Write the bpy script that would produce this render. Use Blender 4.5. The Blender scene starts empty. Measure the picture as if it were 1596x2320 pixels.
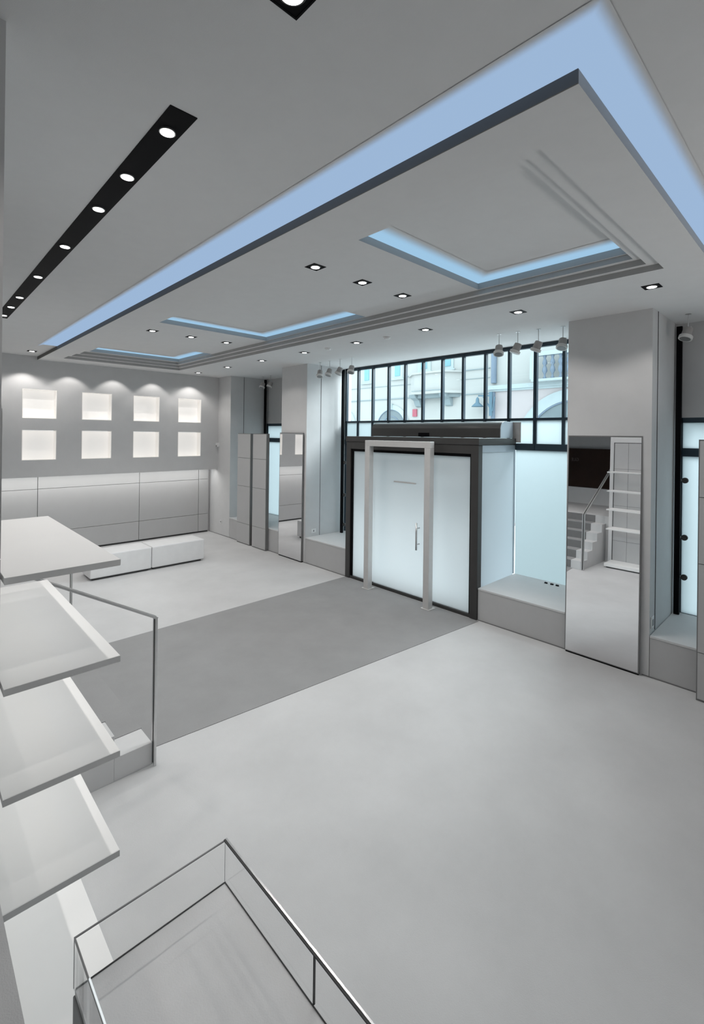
import bpy, bmesh, math
from mathutils import Vector, Matrix
COL = bpy.context.scene.collection
R = math.radians

# ------------------------------------------------------------------ materials
def mat(name, color, rough=0.6, metal=0.0, spec=0.5, noise=0.0, nscale=3.0, bump=0.0, bscale=200.0, emit=None, estr=0.0):
    m = bpy.data.materials.new(name); m.use_nodes = True
    nt = m.node_tree; b = nt.nodes['Principled BSDF']
    c = (color[0], color[1], color[2], 1)
    b.inputs['Base Color'].default_value = c
    b.inputs['Roughness'].default_value = rough
    b.inputs['Metallic'].default_value = metal
    b.inputs['Specular IOR Level'].default_value = spec
    tc = nt.nodes.new('ShaderNodeTexCoord')
    if noise:
        n = nt.nodes.new('ShaderNodeTexNoise'); n.inputs['Scale'].default_value = nscale
        n.inputs['Detail'].default_value = 6; n.inputs['Roughness'].default_value = 0.6
        nt.links.new(tc.outputs['Object'], n.inputs['Vector'])
        r = nt.nodes.new('ShaderNodeValToRGB')
        r.color_ramp.elements[0].position = 0.3; r.color_ramp.elements[1].position = 0.7
        r.color_ramp.elements[0].color = (c[0]*(1-noise), c[1]*(1-noise), c[2]*(1-noise), 1)
        r.color_ramp.elements[1].color = (min(1, c[0]*(1+noise)), min(1, c[1]*(1+noise)), min(1, c[2]*(1+noise)), 1)
        nt.links.new(n.outputs['Fac'], r.inputs['Fac']); nt.links.new(r.outputs['Color'], b.inputs['Base Color'])
    if bump:
        n2 = nt.nodes.new('ShaderNodeTexNoise'); n2.inputs['Scale'].default_value = bscale
        nt.links.new(tc.outputs['Object'], n2.inputs['Vector'])
        bp = nt.nodes.new('ShaderNodeBump'); bp.inputs['Strength'].default_value = bump; bp.inputs['Distance'].default_value = 0.004
        nt.links.new(n2.outputs['Fac'], bp.inputs['Height']); nt.links.new(bp.outputs['Normal'], b.inputs['Normal'])
    if emit:
        b.inputs['Emission Color'].default_value = (*emit, 1); b.inputs['Emission Strength'].default_value = estr
    return m

def glass_mat(name, tint=(0.9, 0.95, 0.95), refl=0.06):
    m = bpy.data.materials.new(name); m.use_nodes = True; nt = m.node_tree; nt.nodes.clear()
    o = nt.nodes.new('ShaderNodeOutputMaterial'); t = nt.nodes.new('ShaderNodeBsdfTransparent'); g = nt.nodes.new('ShaderNodeBsdfGlossy')
    t.inputs['Color'].default_value = (*tint, 1); g.inputs['Roughness'].default_value = 0.02
    f = nt.nodes.new('ShaderNodeLayerWeight'); pw = nt.nodes.new('ShaderNodeMath'); pw.operation = 'POWER'; pw.inputs[1].default_value = 5
    mm = nt.nodes.new('ShaderNodeMapRange'); mm.inputs['To Min'].default_value = refl*0.5; mm.inputs['To Max'].default_value = 0.6
    nt.links.new(f.outputs['Facing'], pw.inputs[0])
    mx = nt.nodes.new('ShaderNodeMixShader')
    nt.links.new(pw.outputs[0], mm.inputs['Value']); nt.links.new(mm.outputs[0], mx.inputs['Fac'])
    nt.links.new(t.outputs[0], mx.inputs[1]); nt.links.new(g.outputs[0], mx.inputs[2]); nt.links.new(mx.outputs[0], o.inputs['Surface'])
    return m

def frosted_mat(name, color, trans=0.8, gloss=0.08, diff=None):
    m = bpy.data.materials.new(name); m.use_nodes = True; nt = m.node_tree; nt.nodes.clear()
    o = nt.nodes.new('ShaderNodeOutputMaterial')
    t = nt.nodes.new('ShaderNodeBsdfTranslucent'); d = nt.nodes.new('ShaderNodeBsdfDiffuse'); g = nt.nodes.new('ShaderNodeBsdfGlossy')
    t.inputs['Color'].default_value = (*color, 1); d.inputs['Color'].default_value = (*(diff or color), 1)
    g.inputs['Roughness'].default_value = 0.12
    m1 = nt.nodes.new('ShaderNodeMixShader'); m1.inputs['Fac'].default_value = 1 - trans
    m2 = nt.nodes.new('ShaderNodeMixShader'); m2.inputs['Fac'].default_value = gloss
    nt.links.new(t.outputs[0], m1.inputs[1]); nt.links.new(d.outputs[0], m1.inputs[2])
    nt.links.new(m1.outputs[0], m2.inputs[1]); nt.links.new(g.outputs[0], m2.inputs[2]); nt.links.new(m2.outputs[0], o.inputs['Surface'])
    return m

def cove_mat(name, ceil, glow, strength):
    # LED glow painted on the ceiling as emission, fading to its rim (vertex attribute "glow")
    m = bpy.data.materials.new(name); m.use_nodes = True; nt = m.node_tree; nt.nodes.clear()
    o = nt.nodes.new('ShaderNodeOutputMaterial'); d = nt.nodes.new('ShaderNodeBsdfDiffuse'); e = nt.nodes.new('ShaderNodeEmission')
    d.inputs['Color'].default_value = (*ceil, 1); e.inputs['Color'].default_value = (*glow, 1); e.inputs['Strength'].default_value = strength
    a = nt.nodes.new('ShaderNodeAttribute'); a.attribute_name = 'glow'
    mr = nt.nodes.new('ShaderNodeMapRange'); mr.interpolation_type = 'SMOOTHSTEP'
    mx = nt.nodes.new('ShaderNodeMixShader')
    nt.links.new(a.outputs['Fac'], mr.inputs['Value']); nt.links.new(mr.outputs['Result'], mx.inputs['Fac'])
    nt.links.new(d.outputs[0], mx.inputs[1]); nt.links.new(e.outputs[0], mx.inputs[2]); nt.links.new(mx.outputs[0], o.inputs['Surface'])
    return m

def emis(name, color, strength):
    m = bpy.data.materials.new(name); m.use_nodes = True; nt = m.node_tree; nt.nodes.clear()
    o = nt.nodes.new('ShaderNodeOutputMaterial'); e = nt.nodes.new('ShaderNodeEmission')
    e.inputs['Color'].default_value = (*color, 1); e.inputs['Strength'].default_value = strength
    nt.links.new(e.outputs[0], o.inputs['Surface']); return m

M = dict(
    floor=mat('pale_carpet_floor', (0.575, 0.575, 0.575), 0.85, noise=0.07, nscale=1.1, bump=0.25, bscale=220, spec=0.2),
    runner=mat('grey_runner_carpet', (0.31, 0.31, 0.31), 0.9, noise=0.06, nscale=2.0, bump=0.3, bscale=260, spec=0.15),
    ceiling=mat('ceiling_paint', (0.72, 0.72, 0.72), 0.9, noise=0.015, nscale=6, bump=0.1, bscale=300, spec=0.1),
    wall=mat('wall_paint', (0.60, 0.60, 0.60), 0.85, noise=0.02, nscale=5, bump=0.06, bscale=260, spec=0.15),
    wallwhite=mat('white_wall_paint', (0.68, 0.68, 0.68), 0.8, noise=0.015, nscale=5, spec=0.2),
    darkwall=mat('shaded_wall_paint', (0.50, 0.50, 0.50), 0.9, noise=0.03, nscale=4, spec=0.1),  # darker grey than the other walls
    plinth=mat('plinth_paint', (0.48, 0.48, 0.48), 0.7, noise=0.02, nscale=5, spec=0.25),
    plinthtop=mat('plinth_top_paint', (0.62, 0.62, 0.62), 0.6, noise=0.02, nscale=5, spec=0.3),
    panel=mat('cladding_panel', (0.48, 0.48, 0.48), 0.5, noise=0.015, nscale=4, spec=0.35),
    joint=mat('panel_joint', (0.07, 0.07, 0.07), 0.8, noise=0.05),
    shelf=mat('shelf_lacquer', (0.86, 0.855, 0.84), 0.45, noise=0.01, nscale=3, spec=0.4),
    shelfedge=mat('shelf_edge', (0.85, 0.85, 0.84), 0.5, noise=0.02),
    black=mat('black_metal', (0.004, 0.004, 0.005), 0.6, noise=0.1, spec=0.08),
    darkframe=mat('dark_grey_metal', (0.055, 0.053, 0.052), 0.4, metal=0.3, noise=0.06, spec=0.5),
    blueframe=mat('window_steel', (0.018, 0.035, 0.05), 0.45, noise=0.1, spec=0.4),
    steel=mat('brushed_steel', (0.62, 0.62, 0.62), 0.28, metal=0.9, noise=0.03, nscale=30),
    portal=mat('satin_grey_metal', (0.66, 0.65, 0.64), 0.42, metal=0.35, noise=0.03, nscale=8),
    mirror=mat('mirror_silver', (0.86, 0.86, 0.87), 0.01, metal=1.0, noise=0.005),
    mirroredge=mat('mirror_edge', (0.20, 0.20, 0.20), 0.4, metal=0.3, noise=0.05),
    bench=mat('white_upholstery', (0.72, 0.72, 0.72), 0.75, noise=0.03, nscale=5, bump=0.15, bscale=90, spec=0.2),
    niche=mat('niche_lining', (0.80, 0.78, 0.75), 0.7, noise=0.02, nscale=2, emit=(1.0, 0.965, 0.93), estr=0.22),  # niche lighting put into lining and back panel as emission
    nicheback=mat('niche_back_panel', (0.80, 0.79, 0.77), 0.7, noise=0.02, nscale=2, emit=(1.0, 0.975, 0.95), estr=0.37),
    lampglow=emis('lamp_disc', (1, 0.99, 0.97), 6.0),
    lampring=mat('lamp_ring', (0.6, 0.6, 0.6), 0.3, metal=0.8, noise=0.03),
    spotgrey=mat('spot_body_grey', (0.36, 0.34, 0.33), 0.5, noise=0.04),
    spotwhite=mat('spot_rim_white', (0.66, 0.65, 0.63), 0.4, noise=0.03),
    plastic=mat('white_plastic', (0.75, 0.75, 0.75), 0.4, noise=0.02),
    glass=glass_mat('clear_glass', (0.93, 0.975, 0.985)),
    caseglass=glass_mat('case_glass', (0.985, 0.985, 0.985), 0.02),
    frost=frosted_mat('frosted_window_glass', (0.64, 0.70, 0.72), 0.88, 0.02),
    frostmain=frosted_mat('frosted_main_window_glass', (0.50, 0.56, 0.575), 0.88, 0.02),
    frostdoor=frosted_mat('frosted_door_glass', (0.82, 0.86, 0.87), 0.6, 0.06, (0.62, 0.63, 0.64)),
    frostside=frosted_mat('frosted_side_glass', (0.78, 0.83, 0.86), 0.6, 0.04, (0.66, 0.72, 0.75)),
    curtainwhite=mat('air_curtain_grey', (0.065, 0.063, 0.062), 0.35, metal=0.2, noise=0.04, spec=0.5),
    curtaintop=mat('air_curtain_end', (0.42, 0.47, 0.52), 0.35, metal=0.3, noise=0.03),
    brown=mat('dark_brown_glazing', (0.030, 0.016, 0.011), 0.55, noise=0.25, nscale=0.9, spec=0.15),
    letter=mat('dim_lettering', (0.11, 0.095, 0.085), 0.6, noise=0.03),
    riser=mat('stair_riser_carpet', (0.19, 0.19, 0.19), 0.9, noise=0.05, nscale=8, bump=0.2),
    tread=mat('stair_stone', (0.62, 0.62, 0.62), 0.6, noise=0.03, nscale=4),
    casebed=mat('case_felt', (0.74, 0.74, 0.74), 0.9, noise=0.08, nscale=2.0, bump=0.15),
    casebody=mat('case_body', (0.26, 0.26, 0.26), 0.45, noise=0.04),
    whiteedge=mat('polished_glass_edge', (0.80, 0.85, 0.86), 0.2, noise=0.02, emit=(0.9, 0.97, 1.0), estr=0.5),  # bright reflection on the glass edge painted in as emission
    facade=mat('pale_stucco', (0.455, 0.455, 0.445), 0.9, noise=0.03, nscale=0.8),
    facadepink=mat('pink_stucco', (0.50, 0.45, 0.455), 0.9, noise=0.03, nscale=0.8),
    facadeline=mat('stucco_shadow_course', (0.27, 0.32, 0.34), 0.9, noise=0.05),  # darker tone for courses, corbels and soffit
    facadetrim=mat('stone_trim', (0.43, 0.49, 0.51), 0.9, noise=0.04),
    shutter=mat('blue_shutter', (0.20, 0.40, 0.46), 0.7, noise=0.06),
    archdark=mat('arch_opening', (0.19, 0.23, 0.25), 0.8, noise=0.1, nscale=2),
    lampblue=mat('blue_grey_iron', (0.10, 0.18, 0.24), 0.6, noise=0.08),
    pipe=mat('blue_grey_pipe', (0.17, 0.22, 0.29), 0.6, noise=0.05),
    red=mat('red_plate', (0.42, 0.10, 0.14), 0.5, noise=0.05),
    street=mat('street_paving', (0.75, 0.76, 0.76), 0.9, noise=0.05),
    patch=mat('beige_paper', (0.44, 0.42, 0.41), 0.8, noise=0.10, nscale=12),
)
M['riserpaint'] = mat('ceiling_step_paint', (0.42, 0.42, 0.415), 0.9, noise=0.02, spec=0.08)  # shade on the vertical step faces put into a darker colour
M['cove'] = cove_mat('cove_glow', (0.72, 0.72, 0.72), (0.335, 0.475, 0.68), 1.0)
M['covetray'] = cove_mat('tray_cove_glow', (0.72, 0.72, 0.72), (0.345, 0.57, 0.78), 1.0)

# ------------------------------------------------------------------ geometry helpers
class MB:
    def __init__(s): s.bm = bmesh.new()
    def box(s, x0, x1, y0, y1, z0, z1):
        m = Matrix.Translation(((x0+x1)/2, (y0+y1)/2, (z0+z1)/2)) @ Matrix.Diagonal((abs(x1-x0), abs(y1-y0), abs(z1-z0), 1))
        bmesh.ops.create_cube(s.bm, size=1, matrix=m); return s
    def cyl(s, p0, p1, r, r2=None, seg=20, caps=True):
        p0, p1 = Vector(p0), Vector(p1); d = p1 - p0
        q = Vector((0, 0, 1)).rotation_difference(d.normalized()).to_matrix().to_4x4()
        bmesh.ops.create_cone(s.bm, cap_ends=caps, segments=seg, radius1=r, radius2=r if r2 is None else r2, depth=d.length,
                              matrix=Matrix.Translation((p0+p1)/2) @ q); return s
    def bar(s, p0, p1, w, h):
        # rectangular bar from p0 to p1, width w (horizontal), height h
        p0, p1 = Vector(p0), Vector(p1); d = (p1-p0); L = d.length; d.normalize()
        up = Vector((0, 0, 1)) if abs(d.z) < 0.95 else Vector((1, 0, 0))
        sd = d.cross(up).normalized(); u = sd.cross(d)
        m = Matrix((sd, d, u)).transposed().to_4x4()
        bmesh.ops.create_cube(s.bm, size=1, matrix=Matrix.Translation((p0+p1)/2) @ m @ Matrix.Diagonal((w, L, h, 1))); return s
    def prism(s, pts, axis, a, b):
        # polygon pts (2D) extruded along axis from a to b; axis 'x': pts=(y,z); 'y': (x,z); 'z': (x,y)
        def P(p, t): return {'x': (t, p[0], p[1]), 'y': (p[0], t, p[1]), 'z': (p[0], p[1], t)}[axis]
        va = [s.bm.verts.new(P(p, a)) for p in pts]; vb = [s.bm.verts.new(P(p, b)) for p in pts]
        s.bm.faces.new(va); s.bm.faces.new(list(reversed(vb)))
        n = len(pts)
        for i in range(n): s.bm.faces.new((va[i], vb[i], vb[(i+1) % n], va[(i+1) % n]))
        return s
    def lathe(s, prof, c, seg=14):
        rings = []
        for r, z in prof:
            rings.append([s.bm.verts.new((c[0]+r*math.cos(2*math.pi*k/seg), c[1]+r*math.sin(2*math.pi*k/seg), c[2]+z)) for k in range(seg)])
        for a, b in zip(rings, rings[1:]):
            for k in range(seg): s.bm.faces.new((a[k], a[(k+1) % seg], b[(k+1) % seg], b[k]))
        s.bm.faces.new(list(reversed(rings[0]))); s.bm.faces.new(rings[-1]); return s
    def arch(s, y0, z0, r0, r1, x0, x1, a0=0, a1=math.pi, seg=28):
        # ring sector in the yz plane, thickness along x
        for i in range(seg):
            t0 = a0+(a1-a0)*i/seg; t1 = a0+(a1-a0)*(i+1)/seg
            s.prism([(y0+r0*math.cos(t0), z0+r0*math.sin(t0)), (y0+r1*math.cos(t0), z0+r1*math.sin(t0)),
                     (y0+r1*math.cos(t1), z0+r1*math.sin(t1)), (y0+r0*math.cos(t1), z0+r0*math.sin(t1))], 'x', x0, x1)
        return s
    def build(s, name, m, parent=None, bevel=0.0, smooth=False, seg=2):
        bmesh.ops.remove_doubles(s.bm, verts=s.bm.verts, dist=1e-6)
        bmesh.ops.recalc_face_normals(s.bm, faces=s.bm.faces)
        off = Vector((0, 0, 0)); p = parent
        while p is not None: off += p.location; p = p.parent
        if parent is None:
            vs = [v.co for v in s.bm.verts]
            off = Vector((sum(v.x for v in vs)/len(vs), sum(v.y for v in vs)/len(vs), min(v.z for v in vs)))
        bmesh.ops.translate(s.bm, verts=s.bm.verts, vec=-off)
        me = bpy.data.meshes.new(name); s.bm.to_mesh(me); s.bm.free()
        me.materials.append(m)
        if smooth:
            for p_ in me.polygons: p_.use_smooth = True
        o = bpy.data.objects.new(name, me); COL.objects.link(o)
        if parent is None: o.location = off
        else: o.parent = parent
        if bevel:
            b = o.modifiers.new('bevel', 'BEVEL'); b.width = bevel; b.segments = seg; b.limit_method = 'ANGLE'; b.angle_limit = R(40)
        return o

def tag(o, label=None, cat=None, group=None, kind=None):
    if label: o['label'] = label
    if cat: o['category'] = cat
    if group: o['group'] = group
    if kind: o['kind'] = kind
    return o
def thing(name, loc, label=None, cat=None, group=None, kind=None):
    o = bpy.data.objects.new(name, None); o.empty_display_size = 0.1; COL.objects.link(o); o.location = loc
    return tag(o, label, cat, group, kind)
def box(name, m, b, parent=None, bevel=0.0):
    return MB().box(*b).build(name, m, parent, bevel)
def struct(o, label, cat='wall'): return tag(o, label, cat, kind='structure')
def copy_tree(o, parent=None):
    c = o.copy(); COL.objects.link(c)
    if parent is not None: c.parent = parent
    for ch in list(o.children): copy_tree(ch, c)
    return c

X1, XW = 6.12, 7.25            # column face plane, window plane
ZC, ZO, YB = 4.17, 4.235, 11.57  # dropped ceiling, outer ceiling, upper back wall

# ------------------------------------------------------------------ setting
struct(box('floor', M['floor'], (-4.2, 7.4, -2.6, 12.2, -0.12, 0)), 'pale grey carpeted floor of the empty shop', 'floor')
# runner: tapered carpet from the stairs to the glass entrance
rn = MB().prism([(1.497, 4.06), (1.497, 6.44), (6.09, 6.50), (6.09, 3.64)], 'z', 0.0, 0.005).build('carpet_runner', M['runner'])
tag(rn, 'darker grey carpet strip running from the stairs to the entrance door', 'carpet')

# ceilings
c = MB().box(-4.2, 2.02, -2.6, 12.2, ZO, ZO+0.12).box(2.02, 7.4, -2.6, 0.77, ZO, ZO+0.12)
struct(c.build('ceiling', M['ceiling']), 'plain grey outer ceiling around the blue lit cove', 'ceiling')
def ring(mb, hole, z0, z1, out=(2.02, 7.4, 0.77, 12.2)):
    hx0, hx1, hy0, hy1 = hole; ox0, ox1, oy0, oy1 = out
    mb.box(ox0, hx0, oy0, oy1, z0, z1).box(hx1, ox1, oy0, oy1, z0, z1).box(hx0, hx1, oy0, hy0, z0, z1).box(hx0, hx1, hy1, oy1, z0, z1)
c = MB()
ring(c, (2.35, 4.753, 1.08, 10.93), ZC, 4.223)
ring(c, (2.47, 4.695, 1.20, 10.84), 4.223, 4.277)
ring(c, (2.60, 4.64, 1.29, 10.76), 4.277, 4.33)
TR = [(1.32, 2.82), (4.58, 7.04), (9.05, 10.66)]
c.box(2.02, 2.75, 0.77, 12.2, 4.33, 4.40).box(4.622, 7.4, 0.77, 12.2, 4.33, 4.40)
ys = [0.77] + [v for t in TR for v in t] + [12.2]
for i in range(0, 8, 2): c.box(2.75, 4.622, ys[i], ys[i+1], 4.33, 4.40)
c.box(2.02, 7.4, 0.77, 12.2, 4.40, 4.46)
o = c.build('ceiling_island', M['ceiling'])
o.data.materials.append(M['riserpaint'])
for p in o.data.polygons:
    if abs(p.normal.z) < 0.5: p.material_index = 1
struct(o, 'dropped ceiling island with a long stepped recess and three trays', 'ceiling')

M['islandedge'] = mat('island_edge_paint', (0.17, 0.165, 0.16), 0.9, noise=0.02, spec=0.05)  # shade on the left island face painted as a dark strip
struct(box('trim_3', M['islandedge'], (2.013, 2.02, 0.77, 11.57, ZC, ZO-0.004)), 'dark grey edge of the dropped ceiling island', 'trim')
# LED glow painted as emissive ceiling bands
def cove(name, loops, z, m, label, closed=True, group=None):
    bm = bmesh.new(); L = bm.verts.layers.float.new('glow'); rows = []
    for pts, g in loops:
        row = []
        for (x, y) in pts:
            v = bm.verts.new((x, y, z)); v[L] = g; row.append(v)
        rows.append(row)
    n = len(rows[0])
    for a, b in zip(rows, rows[1:]):
        for k in range(n if closed else n-1):
            bm.faces.new((a[k], a[(k+1) % n], b[(k+1) % n], b[k]))
    for f in bm.faces:
        if f.normal.z > 0: f.normal_flip()
    bm.normal_update()
    for f in bm.faces:
        if f.normal.z > 0: f.normal_flip()
    me = bpy.data.meshes.new(name); bm.to_mesh(me); bm.free(); me.materials.append(m)
    o = bpy.data.objects.new(name, me); COL.objects.link(o)
    return tag(o, label, 'light', group)
e = 0.0
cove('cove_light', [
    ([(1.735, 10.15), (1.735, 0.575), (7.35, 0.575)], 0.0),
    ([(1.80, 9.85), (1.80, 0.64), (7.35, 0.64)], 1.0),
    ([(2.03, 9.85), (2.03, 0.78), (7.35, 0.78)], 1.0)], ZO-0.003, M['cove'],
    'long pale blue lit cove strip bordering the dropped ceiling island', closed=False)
nm = ['nearest the camera, largest', 'middle of the three', 'farthest, by the niche wall']
for i, (y0, y1) in enumerate(TR):
    x0, x1 = 2.75, 4.622
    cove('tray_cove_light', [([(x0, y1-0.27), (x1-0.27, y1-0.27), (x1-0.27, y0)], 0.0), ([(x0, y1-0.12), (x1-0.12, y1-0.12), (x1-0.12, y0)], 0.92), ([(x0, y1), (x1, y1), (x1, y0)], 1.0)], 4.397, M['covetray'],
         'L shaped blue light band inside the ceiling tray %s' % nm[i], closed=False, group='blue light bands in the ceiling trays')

# back wall with niches
nx = [(1.765, 2.375), (2.855, 3.465), (3.94, 4.55), (5.02, 5.63)]
nz = [(2.085, 2.705), (2.95, 3.555)]
c = MB()
xs = [-0.2] + [v for t in nx for v in t] + [7.4]
for i in range(0, len(xs), 2): c.box(xs[i], xs[i+1], YB, YB+0.30, 1.73, 4.40)
for (a, b) in nx:
    c.box(a, b, YB, YB+0.30, 1.73, nz[0][0]).box(a, b, YB, YB+0.30, nz[0][1], nz[1][0]).box(a, b, YB, YB+0.30, nz[1][1], 4.40)
struct(c.build('wall_back', M['wall']), 'grey back wall with eight lit square niches')
struct(box('wall_back_lower', M['wall'], (-0.2, 7.4, 12.03, 12.2, 0, 1.9)), 'recessed lower back wall behind the cladding')
rowname = ['lower', 'upper']; colname = ['first from the left', 'second from the left', 'third from the left', 'nearest the right corner']
for r_ in (1, 0):
    for k in range(4):
        a, b = nx[k]; z0, z1 = nz[r_]
        t = thing('wall_niche', ((a+b)/2, YB+0.12, z0), 'bright white square wall niche, %s row, %s' % (rowname[r_], colname[k]), 'niche', group='lit square niches on the back wall')
        MB().box(a+.001, b-.001, YB+0.20, YB+0.22, z0+.001, z1-.001).build('back_panel', M['nicheback'], t)
        MB().box(a+.001, a+0.012, YB+.001, YB+0.2, z0+.001, z1-.001).box(b-0.012, b-.001, YB+.001, YB+0.2, z0+.001, z1-.001)\
            .box(a+0.012, b-0.012, YB+.001, YB+0.2, z0+.001, z0+0.012).box(a+0.012, b-0.012, YB+.001, YB+0.2, z1-0.012, z1-.001).build('lining', M['niche'], t)
# cladding
t = thing('wall_cladding', (3, 12.0, 0.03), 'grey panel cladding on the lower back wall, washed by light from above', 'cladding')
vx = [-0.1, 0.0, 2.12, 4.235, 5.775, 6.06]; hz = [0.04, 0.50, 1.44, 1.85]
MB().box(-0.1, 6.06, 11.995, 12.03, 0.0, 1.85).build('backing', M['joint'], t)
for i in range(1, 5):
    for j in range(3):
        MB().box(vx[i]+0.005, vx[i+1]-0.005, 11.96, 11.995, hz[j]+0.004, hz[j+1]-0.004).build('panel', M['panel'], t, 0.002)

# window-side wall: columns, corner pier, headers
struct(box('wall_right', M['wall'], (X1, 7.4, 7.76, 8.66, 0, ZC)), 'far pier on the window side carrying a mirror')
struct(box('wall_right', M['wall'], (X1, 7.4, 1.49, 2.42, 0, ZC)), 'right pier on the window side carrying the big mirror')
struct(box('wall_right', M['wall'], (X1, 7.4, 10.92, 12.2, 0, ZC)), 'back corner pier on the window side')
struct(box('wall_right', M['wall'], (X1, 7.4, -2.6, -1.21, 0, ZC)), 'pier out of the frame on the right')
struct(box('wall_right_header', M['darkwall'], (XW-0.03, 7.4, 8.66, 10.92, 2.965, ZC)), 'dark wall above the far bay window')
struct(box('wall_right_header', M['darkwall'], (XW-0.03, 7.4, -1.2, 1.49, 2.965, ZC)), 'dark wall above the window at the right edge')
# seams between inner and outer pier parts
c = MB().box(6.50, 6.508, 7.755, 7.763, 0.52, ZC).box(6.50, 6.508, 10.913, 10.921, 0.52, ZC).box(6.33, 6.338, 1.484, 1.493, 0.48, ZC)
struct(c.build('trim_1', M['joint']), 'thin vertical shadow joints on the pier sides', 'trim')
# thin grey baseboard strip
c = MB().box(X1-0.006, X1, 8.66, 12.0, 0, 0.012).box(X1-0.006, X1, 6.51, 7.84, 0, 0.012).box(X1-0.006, X1, -1.2, 1.56, 0, 0.012).box(X1-0.006, X1, 2.40, 3.68, 0, 0.012)
struct(c.build('baseboard_right', M['mirroredge']), 'narrow grey foot strip along the window wall', 'baseboard')

# plinths
def plinth(y0, y1, h, label):
    t = thing('display_plinth', (6.6, (y0+y1)/2, 0), label, 'plinth', group='low display plinths under the windows')
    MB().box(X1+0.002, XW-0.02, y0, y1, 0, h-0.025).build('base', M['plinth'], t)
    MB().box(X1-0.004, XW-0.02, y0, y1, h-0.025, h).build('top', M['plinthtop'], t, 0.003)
plinth(8.665, 10.915, 0.52, 'low grey display plinth in the far window bay behind the panels')
plinth(6.52, 7.755, 0.53, 'low grey display plinth between the far pier and the entrance')
plinth(2.425, 3.675, 0.47, 'low grey display plinth right of the entrance, small black clips on it')
plinth(-1.2, 1.485, 0.47, 'low grey display plinth at the right edge, beside the big mirror')
for i, y in enumerate((3.10, 3.01, 2.93)):
    t = thing('cable_clip', (7.10, y, 0.47), 'small black clip on the plinth, %s' % ['left one of three', 'middle of three', 'right one of three'][i], 'clip', group='black clips on the plinth')
    MB().box(7.085, 7.115, y-0.022, y+0.022, 0.47, 0.484).build('base', M['black'], t, 0.003)
    MB().cyl((7.10, y-0.012, 0.484), (7.10, y-0.012, 0.492), 0.007, seg=12).cyl((7.10, y+0.012, 0.484), (7.10, y+0.012, 0.492), 0.007, seg=12).build('stud', M['darkframe'], t)

# windows
def window_small(idx, y0, y1, zb, label):
    t = thing('window_%d' % idx, (XW, (y0+y1)/2, zb), label, 'window', kind='structure')
    c = MB().box(XW-0.03, XW+0.03, y0, y1, 2.90, 2.965).box(XW-0.035, XW+0.03, y0, y1, 2.47, 2.575).box(XW-0.03, XW+0.03, y0, y1, zb, zb+0.02)
    c.box(XW-0.03, XW+0.03, y1-0.05, y1, zb, 2.965).box(XW-0.03, XW+0.03, y0, y0+0.05, zb, 2.965)
    if y1-y0 > 1.8: c.box(XW-0.03, XW+0.03, (y0+y1)/2-0.02, (y0+y1)/2+0.02, zb, 2.965)
    c.build('window_frame', M['blueframe'], t)
    MB().box(XW-0.004, XW+0.004, y0+0.05, y1-0.05, zb+0.02, 2.47).build('frosted_pane', M['frost'], t)
    MB().box(XW-0.004, XW+0.004, y0+0.05, y1-0.05, 2.575, 2.90).build('frosted_pane', M['frost'], t)
window_small(2, 8.66, 10.92, 0.50, 'narrow frosted window in the far bay behind the mirror pier')
window_small(3, -1.2, 1.465, 0.45, 'frosted side window with dark frame at the right edge')
t = thing('window_1', (XW, 5.1, 0.47), 'wide gridded shop window above the entrance with a street view', 'window', kind='structure')
YL, YR = 7.76, 2.42
mull = [7.36, 6.92, 6.47, 6.03, 5.59, 5.14, 4.69, 4.25, 3.81, 3.36, 2.92]
c = MB().box(XW-0.03, XW+0.04, YR, YL, 4.11, 4.17).box(XW-0.03, XW+0.03, YR, YL, 2.955, 2.995)
c.box(XW-0.04, XW+0.03, YR, YL, 2.48, 2.585).box(XW-0.03, XW+0.03, YL-0.045, YL, 0.5, 4.17).box(XW-0.03, XW+0.03, YR, YR+0.04, 0.45, 4.17)
for y in mull: c.box(XW-0.035, XW+0.03, y-0.021, y+0.021, 2.52, 4.15)
c.box(XW-0.055, XW-0.03, 3.355, 3.38, 2.49, 4.12)
c.build('window_frame', M['blueframe'], t)
MB().box(XW-0.004, XW+0.004, YR+0.04, YL-0.045, 2.995, 4.11).build('clear_pane', M['glass'], t)
MB().box(XW-0.004, XW+0.004, YR+0.04, YL-0.045, 2.585, 2.955).build('frosted_pane', M['frostmain'], t)
MB().box(XW-0.004, XW+0.004, 6.51, YL-0.045, 0.5, 2.48).build('frosted_pane', M['frostmain'], t)
MB().box(XW-0.004, XW+0.004, YR+0.04, 3.68, 0.46, 2.48).build('frosted_pane', M['frostmain'], t)
o = MB().box(XW-0.012, XW-0.006, 3.60, 3.75, 2.60, 2.93).build('paper_notice', M['patch'])  # window reflection painted as a solid patch
tag(o, 'greyish beige paper patch on the window pane right of the air curtain', 'paper')

# black posts with round glass clamps
def post(x, y, z0, z1, kz, side, label):
    t = thing('glass_clamp_post', (x, y, z0), label, 'post', group='black posts beside the windows')
    MB().box(x-0.022, x+0.022, y-0.03, y+0.03, z0, z1).build('post', M['black'], t, 0.002)
    for z in kz:
        k = MB().cyl((x+0.02, y-0.06, z), (x+0.075, y-0.06, z), 0.014, seg=14).cyl((x+0.012, y-0.03, z), (x+0.03, y-0.07, z), 0.012, seg=12).build('clamp_arm', M['steel'], t)
        MB().cyl((x-0.012, y-0.075, z), (x+0.022, y-0.075, z), 0.036, seg=24).build('clamp_disc', M['darkframe'], k, 0.003, True)
post(7.13, 1.44, 0.47, 4.12, (2.17, 1.45, 0.95), 1, 'black vertical post with round clamps at the right edge window')
post(7.02, 7.62, 0.53, 4.12, (2.08, 1.37, 0.72), 1, 'black vertical post left of the entrance')
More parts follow.
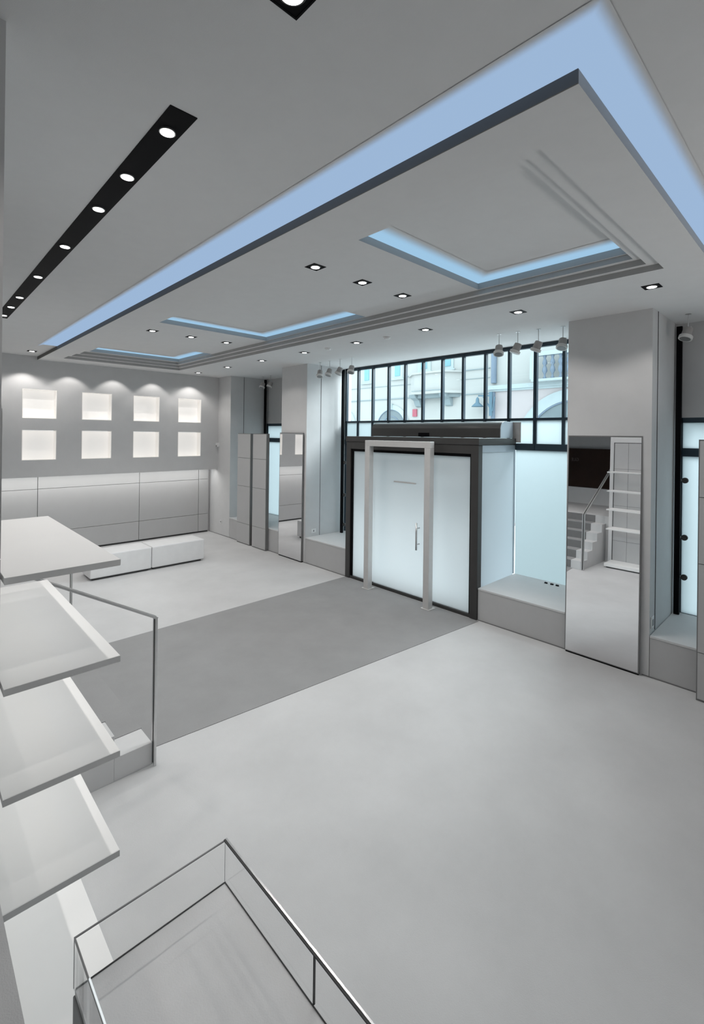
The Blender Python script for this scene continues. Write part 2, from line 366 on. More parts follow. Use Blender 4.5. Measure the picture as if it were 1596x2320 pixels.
post(7.13, 10.86, 0.52, 4.15, (1.5,), 1, 'black vertical post in the far window bay')

# entrance vestibule
D0, D1 = 3.68, 6.51
t = thing('door_1', (6.2, 5.1, 0), 'dark framed frosted glass entrance vestibule', 'door', kind='structure')
c = MB().box(X1-0.02, X1+0.09, D1-0.12, D1, 0, 2.56).box(X1-0.02, X1+0.09, D0, D0+0.125, 0, 2.56)
c.box(X1-0.02, X1+0.09, D0+0.125, D1-0.12, 2.43, 2.56).box(X1-0.01, X1+0.07, D0+0.125, D1-0.12, 0, 0.05)
c.build('door_frame', M['darkframe'], t, 0.004)
MB().box(X1+0.0, X1+0.06, D1-0.16, D1-0.12, 0.05, 2.43).box(X1, X1+0.06, D0+0.125, D0+0.15, 0.05, 2.43).box(X1, X1+0.06, D0+0.15, D1-0.16, 2.385, 2.43).build('inner_frame', M['black'], t)
MB().box(X1-0.03, XW-0.03, D0-0.01, D1+0.01, 2.565, 2.665).build('fascia', M['darkframe'], t, 0.004)
MB().box(X1+0.02, XW-0.03, D0+0.02, D1-0.02, 2.50, 2.565).build('roof_panel', M['casebody'], t)
MB().box(X1+0.09, XW-0.03, D0, D0+0.03, 2.455, 2.56).box(XW-0.06, XW-0.03, D0, D0+0.03, 0.47, 2.455).build('side_rail', M['curtaintop'], t, 0.002)
MB().box(X1+0.09, XW-0.06, D0+0.01, D0+0.02, 0.02, 2.455).build('side_pane', M['frostside'], t)
MB().box(X1+0.09, XW-0.03, D1-0.02, D1-0.01, 0.02, 2.48).build('side_pane', M['frostside'], t)
MB().box(X1+0.03, X1+0.042, 5.805, D1-0.16, 0.05, 2.385).build('fixed_pane', M['frostdoor'], t)
MB().box(X1+0.03, X1+0.042, D0+0.15, 4.63, 0.05, 2.385).build('fixed_pane', M['frostdoor'], t)
lf = MB().box(X1+0.018, X1+0.03, 4.635, 5.80, 0.05, 2.385).build('door_leaf', M['frostdoor'], t)
h = MB().cyl((X1-0.06, 4.78, 0.83), (X1-0.06, 4.78, 1.27), 0.016, seg=16).cyl((X1-0.06, 4.78, 0.92), (X1+0.02, 4.78, 0.92), 0.010, seg=12).cyl((X1-0.06, 4.78, 1.18), (X1+0.02, 4.78, 1.18), 0.010, seg=12)
h.build('door_handle', M['steel'], lf, smooth=True)
MB().box(X1+0.010, X1+0.018, 4.86, 5.34, 1.888, 1.912).build('grip_slot', M['portal'], lf)  # thin pale bar across the door leaf
MB().box(X1+0.012, X1+0.03, 4.635, 5.80, 0.008, 0.05).build('threshold_rail', M['mirroredge'], lf)

# portal frame in front of the door
t = thing('portal_frame', (5.94, 5.1, 0), 'pale grey square tube portal frame standing before the glass door', 'frame')
px0, px1, w = 5.88, 5.985, 0.10
MB().box(px0, px1, 5.69, 5.80, 0.0055, 2.50).build('leg', M['portal'], t, 0.004)
MB().box(px0, px1, 4.39, 4.50, 0.0055, 2.50).build('leg', M['portal'], t, 0.004)
MB().box(px0, px1, 4.39, 5.80, 2.50, 2.60).build('top_rail', M['portal'], t, 0.004)
for ya in (4.36, 5.66): MB().box(px0-0.02, px1+0.05, ya, ya+0.17, 0.0055, 0.012).build('foot_plate', M['portal'], t)

# air curtain
t = thing('air_curtain', (6.98, 5.1, 2.665), 'dark rounded air curtain casing lying on top of the entrance vestibule', 'air curtain')
prof = [(6.80, 2.67), (7.20, 2.67), (7.20, 2.93)]
for k in range(9):
    a = R(90 + k*10); prof.append((6.93+0.13*math.cos(a)*1.0, 2.80+0.135*math.sin(a)))
MB().prism(prof, 'y', 3.73, 6.52).build('casing', M['curtainwhite'], t, 0.006)
MB().prism([(6.93+(x-6.93)*1.0, z) for x, z in prof], 'y', 3.715, 3.728).build('end_cap', M['curtaintop'], t, 0.004)
MB().box(6.79, 6.80, 5.10, 5.34, 2.68, 2.745).build('sensor_box', M['black'], t, 0.003)

# mirrors (leaning very slightly)
def mirror(y0, y1, label, lean):
    t = thing('wall_mirror', (X1-0.06, (y0+y1)/2, 0.02), label, 'mirror', group='tall mirrors on the piers')
    def slab(xa, xb, ya, yb, za, zb):
        mb = MB().box(xa, xb, ya, yb, za, zb); return mb
    MB().box(X1-0.055, X1-0.036, y0, y1, 0.02, 2.72).build('mirror_backing', M['mirroredge'], t)
    MB().box(X1-0.057, X1-0.055, y0+0.012, y1-0.012, 0.03, 2.705).build('mirror_glass', M['mirror'], t)
    t.rotation_euler = (0, lean, 0)
    o = box('mirror_foot', M['black'], (X1-0.045, X1-0.004, y0+0.01, y1-0.01, 0.0, 0.018))
    mw = t.matrix_world.copy(); o.parent = t; o.location = o.location - t.location
    return t
mirror(7.82, 8.66, 'tall mirror on the far pier reflecting the niche wall', R(0.3))
mirror(1.575, 2.405, 'tall mirror on the right pier reflecting stairs and shelves', R(1.06))

# standing panels
def standing_panel(y0, y1, x0, label, zs=(0.50, 1.41, 2.095), th=0.085):
    t = thing('standing_panel', (x0+th/2, (y0+y1)/2, 0), label, 'panel', group='tall grey jointed panels before the window wall')
    MB().box(x0+0.012, x0+th, y0, y1, 0.0, 2.69).build('frame', M['mirroredge'], t, 0.002)
    z = [0.02] + list(zs) + [2.68]
    for i in range(4):
        MB().box(x0, x0+0.012, y0+0.012, y1-0.012, z[i]+0.004, z[i+1]-0.004).build('panel_face', M['panel'], t, 0.001)
standing_panel(9.80, 10.40, 6.03, 'tall grey jointed panel standing before the far window bay, left one of the pair')
standing_panel(9.12, 9.70, 6.03, 'tall grey jointed panel beside the far mirror, right one of the pair')
standing_panel(-0.2, 1.025, 5.94, 'tall grey jointed panel cut off by the right edge of the photo')

# bench of two cubes
def ottoman(x0, x1, label):
    t = thing('ottoman', ((x0+x1)/2, 9.58, 0), label, 'bench', group='white block seats near the back wall')
    MB().box(x0+0.05, x1-0.05, 9.35, 9.81, 0, 0.045).build('foot', M['joint'], t)
    o = MB().box(x0, x1, 9.30, 9.86, 0.04, 0.455).build('seat_block', M['bench'], t, 0.022)
    o.modifiers['bevel'].segments = 4
ottoman(2.455, 3.54, 'white upholstered block bench, left half, partly behind the top shelf')
ottoman(3.548, 4.63, 'white upholstered block bench, right half of the pair')

# ------------------------------------------------------------------ shelf wall on the left, mezzanine and stairs
c = MB().box(0.17, 0.268, 2.185, 3.74, 0, ZO)
struct(c.build('wall_left', M['wallwhite']), 'white wall slab that carries the display shelves')
t = thing('shelf_backing', (0.28, 2.95, 0.03), 'pale jointed backing panels behind the display shelves', 'cladding')
MB().box(0.268, 0.276, 2.27, 3.66, 0.03, 2.80).build('joint_backing', M['joint'], t)
for (a, b) in ((2.28, 2.86), (2.865, 3.352), (3.357, 3.64)):
    for (z0, z1) in ((0.04, 0.55), (0.555, 1.35), (1.355, 2.19), (2.195, 2.785)):
        MB().box(0.276, 0.284, a, b, z0, z1).build('panel', M['panel'], t)
lab = ['topmost', 'second from the top', 'third from the top', 'fourth and lowest']
for i, z in enumerate((2.132, 1.708, 1.293, 0.862)):
    t = thing('wall_shelf', (0.5, 2.93, z-0.03), 'thick white display shelf at the left edge, %s' % lab[i], 'shelf', group='white display shelves on the left')
    MB().box(0.289, 0.709, 2.222 - 0.012*i, 3.66, z-0.028, z).build('board', M['shelf'], t, 0.0015)
    MB().box(0.289, 0.709, 2.219 - 0.012*i, 2.2218 - 0.012*i, z-0.0275, z-0.0005).build('end_edge', M['shelfedge'], t)
o = MB().box(0.289, 0.775, 2.15, 3.66, 0.03, 0.10).build('base_platform', M['shelf'], None, 0.002)
tag(o, 'low white base platform on the floor beneath the shelves', 'platform')
o2 = MB().box(0.30, 0.74, 2.18, 3.62, 0.0, 0.03).build('plinth_foot', M['joint'], None)
mw = o.location.copy(); o2.parent = o; o2.location = o2.location - mw

# mezzanine platform
c = MB().box(-4.2, 0.065, 3.74, 6.6, 0.0, 1.05).box(-4.2, 0.262, -2.6, 2.18, 0.90, 1.05).box(-4.2, 0.169, 2.18, 3.74, 0.9, 1.05)
struct(c.build('floor_mezzanine', M['floor']), 'raised floor level behind the stairs and shelves', 'floor')
struct(box('wall_mezzanine_base', M['wallwhite'], (0.10, 0.165, -2.6, 3.74, 0, 0.9)), 'white base wall below the raised floor')
# stairs
t = thing('staircase', (0.78, 5.2, 0), 'six white stone steps with a dark carpet band rising to the upper level', 'stairs')
SX = [1.49, 1.205, 0.92, 0.635, 0.35, 0.065]
for k in range(5):
    xr = SX[k]; xb = SX[k+1] - (0.02 if k < 4 else 0)
    z1 = 0.18 + 0.174*k
    s = MB().box(SX[k+1]+0.0005, xr, 3.86, 6.44, 0, z1).build('step', M['tread'], t, 0.003)
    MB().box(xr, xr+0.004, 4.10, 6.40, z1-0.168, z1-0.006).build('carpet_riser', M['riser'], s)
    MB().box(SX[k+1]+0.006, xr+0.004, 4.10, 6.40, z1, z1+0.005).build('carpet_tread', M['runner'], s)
MB().box(0.066, 0.071, 4.10, 6.40, 0.885, 1.045).build('carpet_riser', M['riser'], t)

def handrail(y, label, xs=1.503):
    t = thing('handrail', (xs, y, 0), label, 'handrail', group='steel stair handrails')
    sl = 0.585
    z0 = 1.19
    MB().bar((xs, y-0.020, 0.0), (xs, y-0.020, z0), 0.018, 0.018).build('post', M['steel'], t, 0.002)
    MB().bar((xs, y+0.020, 0.0), (xs, y+0.020, z0), 0.018, 0.018).build('post', M['steel'], t, 0.002)
    MB().bar((xs, y, 0.02), (xs, y, z0-0.01), 0.010, 0.022).build('post_web', M['joint'], t)
    L = 1.72
    MB().bar((xs+0.009, y-0.020, z0), (xs-L, y-0.020, z0+sl*L), 0.018, 0.018).build('rail', M['steel'], t, 0.002)
    MB().bar((xs+0.009, y+0.020, z0), (xs-L, y+0.020, z0+sl*L), 0.018, 0.018).build('rail', M['steel'], t, 0.002)
    MB().bar((xs, y, z0-0.004), (xs-L, y, z0-0.004+sl*L), 0.022, 0.008).build('rail_web', M['joint'], t)
handrail(3.85, 'square steel handrail with slim post on the near side of the stairs')
handrail(6.475, 'square steel handrail on the far side of the stairs, mostly behind shelves')

# surroundings of the upper level (seen in the mirror)
struct(box('wall_mezzanine_back', M['darkwall'], (-2.75, -2.60, 2.0, 9.0, 1.05, ZO)), 'dark wall at the back of the upper level')
struct(box('trim_2', M['wallwhite'], (-2.60, -2.52, 3.0, 9.0, 1.05, 1.52)), 'low white parapet at the back of the upper level', 'trim')
t = thing('backlit_sign_panel', (-2.55, 6.0, 1.52), 'dark brown glazed panel with dim lettering on the upper level', 'sign')
MB().box(-2.60, -2.54, 3.2, 8.8, 1.53, 2.70).build('glazing', M['brown'], t)
MB().box(-2.545, -2.53, 3.2, 8.8, 2.68, 2.71).build('top_rim', M['mirroredge'], t)
def text(s, size, loc, parent):
    cu = bpy.data.curves.new('lettering', 'FONT'); cu.body = s; cu.size = size; cu.extrude = 0.003; cu.align_x = 'LEFT'
    cu.materials.append(M['letter'])
    o = bpy.data.objects.new('lettering', cu); COL.objects.link(o)
    bpy.context.view_layer.update()
    dg = bpy.context.evaluated_depsgraph_get(); me = bpy.data.meshes.new_from_object(o.evaluated_get(dg))
    if not me.materials: me.materials.append(M['letter'])
    bpy.data.objects.remove(o)
    o = bpy.data.objects.new('lettering', me); COL.objects.link(o); o.parent = parent
    o.rotation_euler = (R(90), 0, R(90)); o.location = Vector(loc) - parent.location
    return o
text('GLE', 0.13, (-2.535, 5.48, 2.30), t)

# enclosing walls out of frame
struct(box('wall_left_far', M['wall'], (0.02, 0.14, 6.6, 12.2, 0, ZO)), 'plain side wall beyond the stairs')
struct(box('wall_rear', M['wall'], (-4.2, 7.4, -2.75, -2.6, 0, ZO)), 'plain rear wall behind the viewpoint')
struct(box('wall_left_outer', M['darkwall'], (-4.35, -4.2, -2.6, 6.6, 0, ZO)), 'outer side wall of the upper level')
struct(box('wall_stair_side', M['wall'], (-4.2, 0.02, 6.6, 6.7, 0, ZO)), 'wall beside the stairs')

# ------------------------------------------------------------------ glass display case in the foreground
VX0, VX1, VY1, VY0, VZ, VB = 0.432, 0.995, 1.768, 0.35, 1.0, 0.832
t = thing('display_case', (0.71, 1.1, 0), 'glass walled display case in the foreground with slim steel edge rails', 'display case')
MB().box(VX0-0.002, VX1-0.01, VY0, VY1-0.004, 0.0, VB-0.02).build('body', M['casebody'], t, 0.003)
MB().box(VX0+0.004, VX1-0.006, VY0, VY1-0.006, VB-0.019, VB).build('felt_bed', M['casebed'], t)
g = 0.006
MB().box(VX0, VX1, VY1-g, VY1, VB, VZ).build('back_pane', M['caseglass'], t)
MB().box(VX0, VX0+g, VY0, VY1-g, VB, VZ).build('left_pane', M['caseglass'], t)
MB().box(VX1-g, VX1, 1.185, VY1-g, VB, VZ).build('right_pane', M['caseglass'], t)
MB().box(VX1-g, VX1, VY0, 1.180, VB, VZ).build('right_pane', M['caseglass'], t)
MB().box(VX1-0.004, VX1+0.003, VY0, VY1+0.001, VZ, VZ+0.006).build('edge_rail', M['steel'], t)
MB().box(VX1-0.011, VX1-0.0042, VY0, VY1+0.001, VZ, VZ+0.005).build('edge_rail', M['joint'], t)
MB().box(VX0, VX1-0.008, VY1-0.005, VY1+0.001, VZ, VZ+0.003).build('edge_rail', M['mirroredge'], t)
MB().box(VX0-0.001, VX0+0.004, VY0, VY1-0.005, VZ, VZ+0.003).build('edge_rail', M['mirroredge'], t)
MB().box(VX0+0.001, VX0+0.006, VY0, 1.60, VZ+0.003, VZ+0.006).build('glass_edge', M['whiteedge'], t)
MB().box(VX0+0.006, VX1-0.006, VY1-0.0105, VY1-0.0065, VB, VB+0.003).box(VX1-0.0100, VX1-0.0065, VY0, VY1-0.0105, VB, VB+0.003).build('glazing_bead', M['joint'], t)
MB().box(VX1-g, VX1+0.0005, 1.180, 1.185, VB, VZ).build('pane_joint', M['joint'], t)
MB().box(VX1-g, VX1-g+0.001, VY1-0.002, VY1, VB, VZ).build('corner_seam', M['mirroredge'], t)
MB().box(VX0, VX0+0.002, VY1-0.002, VY1, VB, VZ).build('corner_seam', M['mirroredge'], t)

# ------------------------------------------------------------------ ceiling fittings
def spot_lamp(name, loc, power, size, blend, parent=None, rot=(0, 0, 0), radius=0.035, color=(1, 0.962, 0.93)):
    l = bpy.data.lights.new(name, 'SPOT'); l.energy = power; l.spot_size = R(size); l.spot_blend = blend
    l.shadow_soft_size = radius; l.color = color
    o = bpy.data.objects.new(name, l); COL.objects.link(o); o.rotation_euler = rot
    if parent: o.parent = parent
    o.location = loc
    return o
def make_downlight(s, power, size=134, blend=0.35):
    t = thing('downlight', (0, 0, 0))
    h = s/2
    MB().box(-h, h, -h, -h+0.008, -0.004, 0.0).box(-h, h, h-0.008, h, -0.004, 0.0).box(-h, -h+0.008, -h+0.008, h-0.008, -0.004, 0.0).box(h-0.008, h, -h+0.008, h-0.008, -0.004, 0.0)\
        .box(-h+0.008, h-0.008, -h+0.008, h-0.008, -0.002, 0.0).build('frame', M['black'], t)
    MB().cyl((0, 0, -0.006), (0, 0, -0.002), s*0.32, s*0.35, seg=28).build('lamp_ring', M['darkframe'], t)
    MB().cyl((0, 0, -0.008), (0, 0, -0.0055), s*0.28, s*0.28, seg=28).build('lamp', M['lampglow'], t)
    spot_lamp('beam', (0, 0, -0.02), power, size, blend, t)
    return t
ordn = ['nearest', 'second', 'third', 'fourth', 'fifth', 'sixth', 'seventh', 'farthest']
PW = 19
d0 = make_downlight(0.15, PW+8); dn = make_downlight(0.15, PW+8); df = make_downlight(0.15, PW); used = False
for i, y in enumerate((1.29, 2.66, 4.02, 5.39, 6.74, 8.13, 9.52, 10.96)):
    o = d0 if not used else copy_tree(df if i > 3 else dn); used = True
    o.location = (5.245, y, ZC)
    tag(o, 'small black square downlight in the row along the windows, %s from the camera' % ordn[i], 'downlight', 'downlights along the window side')
pos3 = ['left', 'middle', 'right']
d1 = make_downlight(0.15, 52)
for j, y in enumerate((3.57, 7.70)):
    for i, x in enumerate((2.90, 3.55, 4.215)):
        o = copy_tree(d1); o.location = (x, y, 4.33)
        tag(o, 'black square downlight on the %s beam between ceiling trays, %s of three' % (['nearer', 'farther'][j], pos3[i]), 'downlight', 'downlights on the tray beams')
o = copy_tree(d0); o.location = (1.80, 10.85, ZO)
tag(o, 'black square downlight at the far left beyond the end of the blue cove', 'downlight')
o = make_downlight(0.155, 26); o.location = (0.965, 1.335, ZO)
tag(o, 'bright square downlight cut off at the top edge of the photo', 'downlight')
for q in (d1, dn, df):
    for o in list(q.children): bpy.data.objects.remove(o)
    bpy.data.objects.remove(q)

# track
t = thing('recessed_light_channel', (0.96, 5.0, ZO), 'long black recessed channel of round spotlights in the left ceiling', 'light channel')
MB().box(0.894, 1.028, 2.19, 7.95, ZO-0.004, ZO).build('channel', M['black'], t)
for i, y in enumerate((2.39, 2.98, 3.55, 4.47, 5.54, 6.55, 7.14, 7.73)):
    l = MB().cyl((0.962, y, ZO-0.012), (0.962, y, ZO-0.004), 0.040, seg=28).build('lamp', M['lampring'], t)
    MB().cyl((0.962, y, ZO-0.014), (0.962, y, ZO-0.0118), 0.034, seg=28).build('lamp_disc', M['lampglow'], l)
    spot_lamp('beam', (0.002, y-5.0, -0.03), 17 if i < 3 else 36, 120, 0.5, t, radius=0.03)

# hanging spots
def make_spot():
    t = thing('hanging_spotlight', (0, 0, 0))
    MB().cyl((0, 0, 0), (0, 0, -0.16), 0.005, seg=10).cyl((0, 0, -0.004), (0, 0, 0), 0.03, seg=16).build('stem', M['steel'], t)
    MB().bar((0, 0, -0.155), (-0.02, 0, -0.185), 0.09, 0.006).build('bracket', M['steel'], t)
    MB().cyl((0.012, 0, -0.165), (-0.03, 0, -0.265), 0.050, 0.056, seg=24).build('body', M['spotgrey'], t, 0.012, True)
    MB().cyl((-0.028, 0, -0.262), (-0.043, 0, -0.298), 0.072, 0.072, seg=28).build('rim', M['spotwhite'], t, 0.003)
    MB().cyl((-0.0425, 0, -0.2965), (-0.0438, 0, -0.2998), 0.056, 0.056, seg=24).build('lens', M['mirroredge'], t)
    return t
s0 = make_spot(); used = False
SPOTS = [(6.22, 3.44, 'spotlight hanging right of the window centre, first of four from the left'), (6.25, 3.17, 'spotlight hanging above the plinth, second of four from the left'),
         (6.29, 2.89, 'spotlight hanging above the plinth, third of four from the left'), (6.34, 2.58, 'spotlight hanging against the right pier, partly hidden'),
         (6.20, 7.44, 'small spotlight at the far side of the window, first of four from the left'), (6.20, 7.14, 'small spotlight at the far side of the window, second of four from the left'),
         (6.20, 6.83, 'small spotlight at the far side of the window, third of four from the left'), (6.20, 6.50, 'small spotlight at the far side of the window, rightmost of four'),
         (6.75, 10.40, 'small spotlight in the dark far window bay, left one'), (6.75, 10.05, 'small spotlight in the dark far window bay, right one'),
         (6.70, 1.27, 'spotlight hanging in the dark bay at the right edge')]
for i, (x, y, lb) in enumerate(SPOTS):
    o = s0 if not used else copy_tree(s0); used = True
    o.location = (x, y, ZC); o.rotation_euler = (0, 0, R([20, -60, -80, 0, 40, 0, -30, 20, 10, -20, -30][i]))
    tag(o, lb, 'spotlight', 'stem mounted spotlights')
# smoke detectors
for i, y in enumerate((4.75, 6.10)):
    t = thing('smoke_detector', (5.26, y, ZC-0.03), 'white round smoke detector on the ceiling, %s one' % ['nearer', 'farther'][i], 'smoke detector', 'smoke detectors')
    MB().cyl((5.26, y, ZC-0.012), (5.26, y, ZC), 0.058, seg=28).build('base', M['plastic'], t)
    MB().cyl((5.26, y, ZC-0.034), (5.26, y, ZC-0.012), 0.034, 0.05, seg=28).build('cap', M['plastic'], t, 0.003)
# sensor in the corner
t = thing('motion_sensor', (6.09, 11.52, 2.32), 'small white motion sensor in the back corner', 'sensor')
MB().box(6.05, 6.121, 11.49, 11.571, 2.32, 2.43).build('housing', M['plastic'], t, 0.008)
MB().box(6.045, 6.05, 11.50, 11.55, 2.33, 2.37).build('lens', M['mirroredge'], t, 0.002)
# sockets
def socket(n, b, f, label):
    t = thing('wall_socket', ((b[0]+b[1])/2, (b[2]+b[3])/2, b[4]), label, 'socket', 'white wall sockets')
    MB().box(*b).build('cover', M['plastic'], t, 0.003)
    MB().box(*f).build('insert', M['mirroredge'], t)
socket(0, (X1-0.010, X1-0.0005, 11.31, 11.40, 0.31, 0.39), (X1-0.012, X1-0.010, 11.335, 11.375, 0.33, 0.37), 'white wall socket low on the corner wall beside the bench')
socket(1, (6.27, 6.40, 7.748, 7.7595, 0.60, 0.685), (6.32, 6.35, 7.746, 7.748, 0.625, 0.66), 'white wall socket just above the plinth left of the entrance')
socket(2, (6.16, 6.27, 1.478, 1.4895, 0.535, 0.66), (6.19, 6.24, 1.476, 1.478, 0.56, 0.63), 'white wall socket above the plinth near the big mirror')

# ------------------------------------------------------------------ street outside
FX = 14.0
tag(box('street_pavement', M['street'], (7.41, 22, -8, 30, -0.3, -0.1)), 'pale street paving outside the window', 'street', kind='structure')
b = thing('street_building', (FX+0.3, 8, 0), 'pale stuccoed building across the street with arches and balcony', 'building')
MB().box(FX, FX+0.5, 8.0, 26, -0.1, 6.8).build('facade_wall', M['facade'], b)
MB().box(FX-0.12, FX+0.5, -6, 8.0, -0.1, 4.20).build('facade_wall', M['facadepink'], b)
MB().box(FX-0.05, FX+0.5, -6, 8.0, 4.20, 6.8).build('facade_wall', M['facade'], b)
c = MB().box(FX-0.03, FX, 8.05, 26, 4.10, 4.135).box(FX-0.02, FX, 8.05, 26, 4.63, 4.645).box(FX-0.04, FX, 8.05, 11.6, 4.93, 4.96)
c.build('string_course', M['facadeline'], b)
for (y0, y1, z0) in ((13.45, 13.98, 4.85), (11.78, 12.30, 4.90), (10.45, 11.05, 5.06), (9.47, 9.95, 5.06), (15.2, 15.7, 4.85)):
    w_ = MB().box(FX-0.03, FX+0.01, y0, y1, z0, 6.3).build('window_surround', M['facadetrim'], b)
    MB().box(FX-0.05, FX-0.03, (y0+y1)/2-0.13, (y0+y1)/2+0.13, z0+0.10, 6.2).build('shutter', M['shutter'], w_)
    MB().box(FX-0.08, FX-0.03, y0-0.08, y1+0.08, z0-0.05, z0).build('sill', M['facadetrim'], w_)
def arch(y, zc, r, rw, xf, nm_):
    a = MB().arch(y, zc, r, r+rw, xf-0.06, xf).box(xf-0.06, xf, y-r-rw, y-r, 0, zc).box(xf-0.06, xf, y+r, y+r+rw, 0, zc).box(xf-0.09, xf, y-0.07, y+0.07, zc+r, zc+r+rw+0.05)
    a = a.build('arch_surround', M['facadetrim'], b)
    pts = [(y+r*math.cos(R(k*7.5)), zc+r*math.sin(R(k*7.5))) for k in range(25)]
    MB().prism([(y-r, 0.0)] + list(reversed(pts)) + [] if False else pts + [(y-r, 0), (y+r, 0)], 'x', xf-0.02, xf-0.008).build('arch_opening', M['archdark'], a)
    MB().arch(y, zc, r*0.62, r*0.66, xf-0.04, xf-0.02).arch(y, zc, r*0.97, r, xf-0.05, xf-0.02).build('fanlight', M['pipe'], a)
arch(12.35, 2.95, 0.75, 0.18, FX, 'a')
arch(15.25, 2.95, 0.75, 0.18, FX, 'b')
arch(5.30, 2.35, 1.42, 0.32, FX-0.12, 'c')
MB().box(FX-0.22, FX-0.05, -6, 8.0, 4.20, 4.33).box(FX-0.18, FX-0.05, -6, 7.96, 4.14, 4.20).build('cornice', M['facadetrim'], b)
# bay balcony
bal = MB().prism([(11.5, FX), (11.5-0.45, FX-0.9), (9.5, FX-0.9), (9.1, FX)] and [(FX, 11.5), (FX-0.55, 10.9), (FX-0.55, 9.5), (FX, 9.05)], 'z', 4.18, 4.27)
bal.prism([(FX, 11.4), (FX-0.48, 10.85), (FX-0.48, 9.55), (FX, 9.15)], 'z', 4.27, 4.90).prism([(FX, 11.5), (FX-0.56, 10.9), (FX-0.56, 9.48), (FX, 9.05)], 'z', 4.90, 4.96)
bal = bal.build('balcony', M['facade'], b)
c = MB()
for y in (10.95, 9.62):
    c.prism([(FX, 4.18), (FX-0.5, 4.18), (FX-0.42, 4.06), (FX-0.22, 3.98), (FX-0.12, 3.78), (FX, 3.74)], 'y', y-0.13, y+0.13)
c.build('corbel', M['facadeline'], bal)
MB().prism([(FX, 11.3), (FX-0.35, 10.8), (FX-0.35, 9.6), (FX, 9.2)], 'z', 4.05, 4.18).box(FX-0.57, FX-0.55, 9.5, 10.9, 4.28, 4.31).build('soffit', M['facadeline'], bal)
# drainpipe
MB().cyl((FX-0.15, 7.85, 0), (FX-0.15, 7.85, 4.12), 0.07, seg=16).cyl((FX-0.12, 7.85, 4.42), (FX-0.12, 7.85, 6.7), 0.09, seg=16).build('drainpipe', M['pipe'], b)
# balustrade
c = MB()
prof = [(0.05, 0), (0.05, 0.05), (0.03, 0.08), (0.028, 0.14), (0.075, 0.24), (0.06, 0.32), (0.035, 0.40), (0.07, 0.46), (0.055, 0.54), (0.03, 0.60), (0.05, 0.66), (0.05, 0.70)]
bs = MB().box(FX-0.5, FX-0.30, -3, 6.42, 5.08, 5.20).box(FX-0.5, FX-0.30, -3, 6.42, 4.33, 4.40).box(FX-0.5, FX-0.3, 6.30, 6.46, 4.40, 5.08).build('balustrade_rail', M['facadetrim'], b)
for k in range(10):
    MB().lathe(prof, (FX-0.40, 6.05-0.23*k, 4.39), 12).build('baluster', M['shutter'] if False else M['pipe'], bs, smooth=True)
# street lamp on bracket
t = thing('street_lamp', (FX-0.3, 8.05, 3.3), 'blue grey iron bracket lamp on the drainpipe across the street', 'street lamp')
MB().bar((FX-0.3, 7.84, 3.35), (FX-0.3, 7.84, 4.12), 0.10, 0.05).bar((FX-0.3, 7.80, 4.0), (FX-0.3, 8.30, 4.02), 0.03, 0.05).bar((FX-0.3, 7.86, 3.6), (FX-0.3, 8.12, 3.98), 0.03, 0.04)\
    .bar((FX-0.3, 7.78, 3.5), (FX-0.3, 7.70, 3.95), 0.03, 0.04).build('bracket', M['lampblue'], t)
MB().lathe([(0.20, 0), (0.17, 0.04), (0.06, 0.14), (0.05, 0.26), (0.015, 0.32)], (FX-0.3, 8.33, 3.66), 16).build('lamp_shade', M['lampblue'], t, smooth=True)
o = MB().box(FX-0.05, FX-0.001, 11.07, 11.26, 3.40, 3.68).build('wall_plate', M['red'])
tag(o, 'small red plate on the facade across the street, below the balcony', 'sign')

# ------------------------------------------------------------------ lights
def area(name, loc, rot, sx, sy, power, color=(1, 1, 1)):
    l = bpy.data.lights.new(name, 'AREA'); l.shape = 'RECTANGLE'; l.size = sx; l.size_y = sy; l.energy = power; l.color = color
    o = bpy.data.objects.new(name, l); COL.objects.link(o); o.location = loc; o.rotation_euler = rot; return o
# hidden strip above the cladding
area('cladding_wash', (3.05, 11.66, 1.722), (R(14), 0, 0), 5.9, 0.05, 20, (1, 0.99, 0.97))
# fill lamps added under the display shelves to brighten the boards
for z in (2.132, 1.708, 1.293, 0.862):
    area('shelf_strip', (0.46, 2.93, z-0.032), (0, 0, 0), 0.30, 1.36, 0.98)
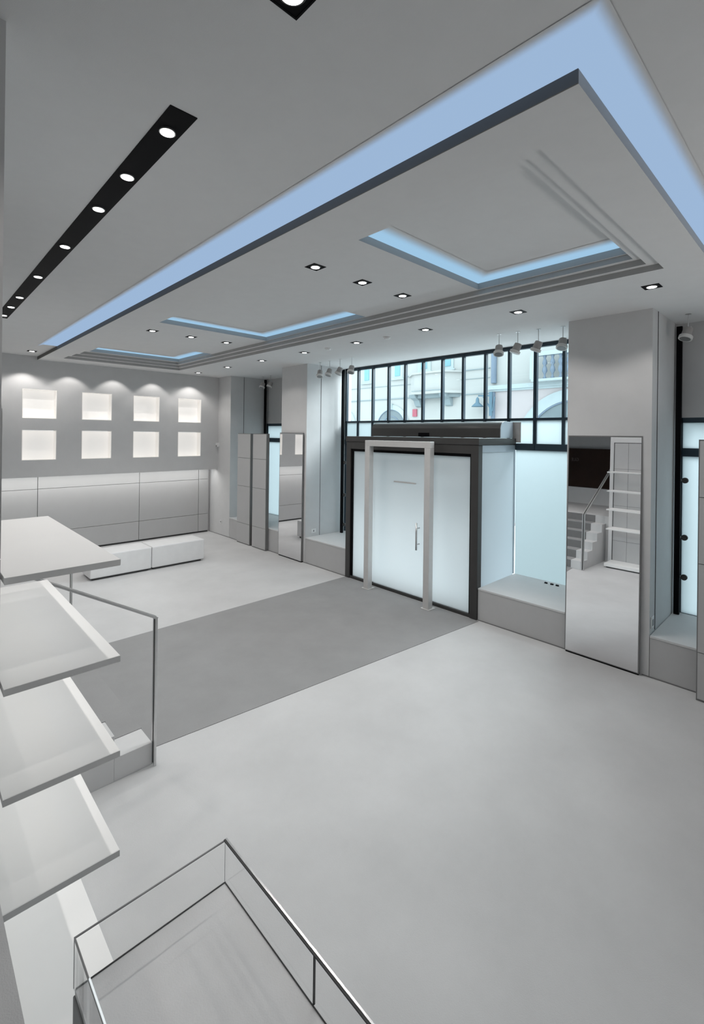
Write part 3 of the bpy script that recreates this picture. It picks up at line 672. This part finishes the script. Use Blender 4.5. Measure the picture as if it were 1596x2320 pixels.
# area lamps added out of view to boost sky light and street bounce
def aim(o, d):
    o.rotation_euler = Vector(d).to_track_quat('-Z', 'Y').to_euler()
aim(area('sky_glow', (9.6, 4.0, 5.6), (0, 0, 0), 5.5, 1.6, 780, (0.955, 0.98, 1.0)), (-0.62, 0.45, -0.55))
aim(area('street_bounce', (8.35, 5.1, 2.86), (0, 0, 0), 4.4, 0.25, 34, (0.90, 0.96, 1.0)), (-0.75, 0, 0.65))
aim(area('rear_uplight', (4.9, -1.7, 2.0), (0, 0, 0), 3.0, 0.7, 34, (1, 0.98, 0.96)), (0.0, 0.35, 0.9))  # unseen fill lamp added to lift the near ceiling
area('vestibule_glow', (6.75, 5.1, 0.12), (R(180), 0, 0), 0.7, 2.4, 14, (0.84, 0.95, 1.0))  # fill lamp added at the floor, brightens the lower door panes
# wall washers over the niches
for i, x in enumerate((0.90, 1.77, 2.60, 3.49, 4.37, 5.31)):
    spot_lamp('wall_washer', (x, YB-0.31, ZC-0.012), 17, 98, 0.35, radius=0.012)

w = bpy.data.worlds.new('World'); bpy.context.scene.world = w; w.use_nodes = True
bg = w.node_tree.nodes['Background']; bg.inputs['Color'].default_value = (0.84, 0.96, 1.0, 1); bg.inputs['Strength'].default_value = 3.0

# ------------------------------------------------------------------ camera
cam = bpy.data.cameras.new('camera'); co = bpy.data.objects.new('camera', cam); COL.objects.link(co)
F, CX, CY = 1064.639, 797.294, 983.240
yaw, pitch, roll = R(46.2469), R(0.04648), R(0.69935)
f = Vector((math.cos(yaw)*math.cos(pitch), math.sin(yaw)*math.cos(pitch), math.sin(pitch)))
r = Vector((math.sin(yaw), -math.cos(yaw), 0)); u = r.cross(f)
r2 = r*math.cos(roll) + u*math.sin(roll); u2 = -r*math.sin(roll) + u*math.cos(roll)
co.matrix_world = Matrix((r2, u2, -f)).transposed().to_4x4()
co.location = (0, 0, 2.7)
cam.sensor_fit = 'VERTICAL'; cam.sensor_height = 36; cam.sensor_width = 36*1596/2320
cam.lens = F*36/2320; cam.shift_x = -(CX-798)/2320; cam.shift_y = (CY-1160)/2320
cam.clip_start = 0.02; cam.clip_end = 200
sc = bpy.context.scene; sc.camera = co
sc.view_settings.view_transform = 'Standard'; sc.view_settings.look = 'None'
sc.view_settings.exposure = 0; sc.view_settings.gamma = 1
try:
    sc.cycles.use_denoising = True; sc.cycles.sample_clamp_indirect = 4; sc.cycles.max_bounces = 10; sc.cycles.diffuse_bounces = 6
    sc.cycles.transparent_max_bounces = 16; sc.cycles.caustics_reflective = False; sc.cycles.caustics_refractive = False
except Exception: pass
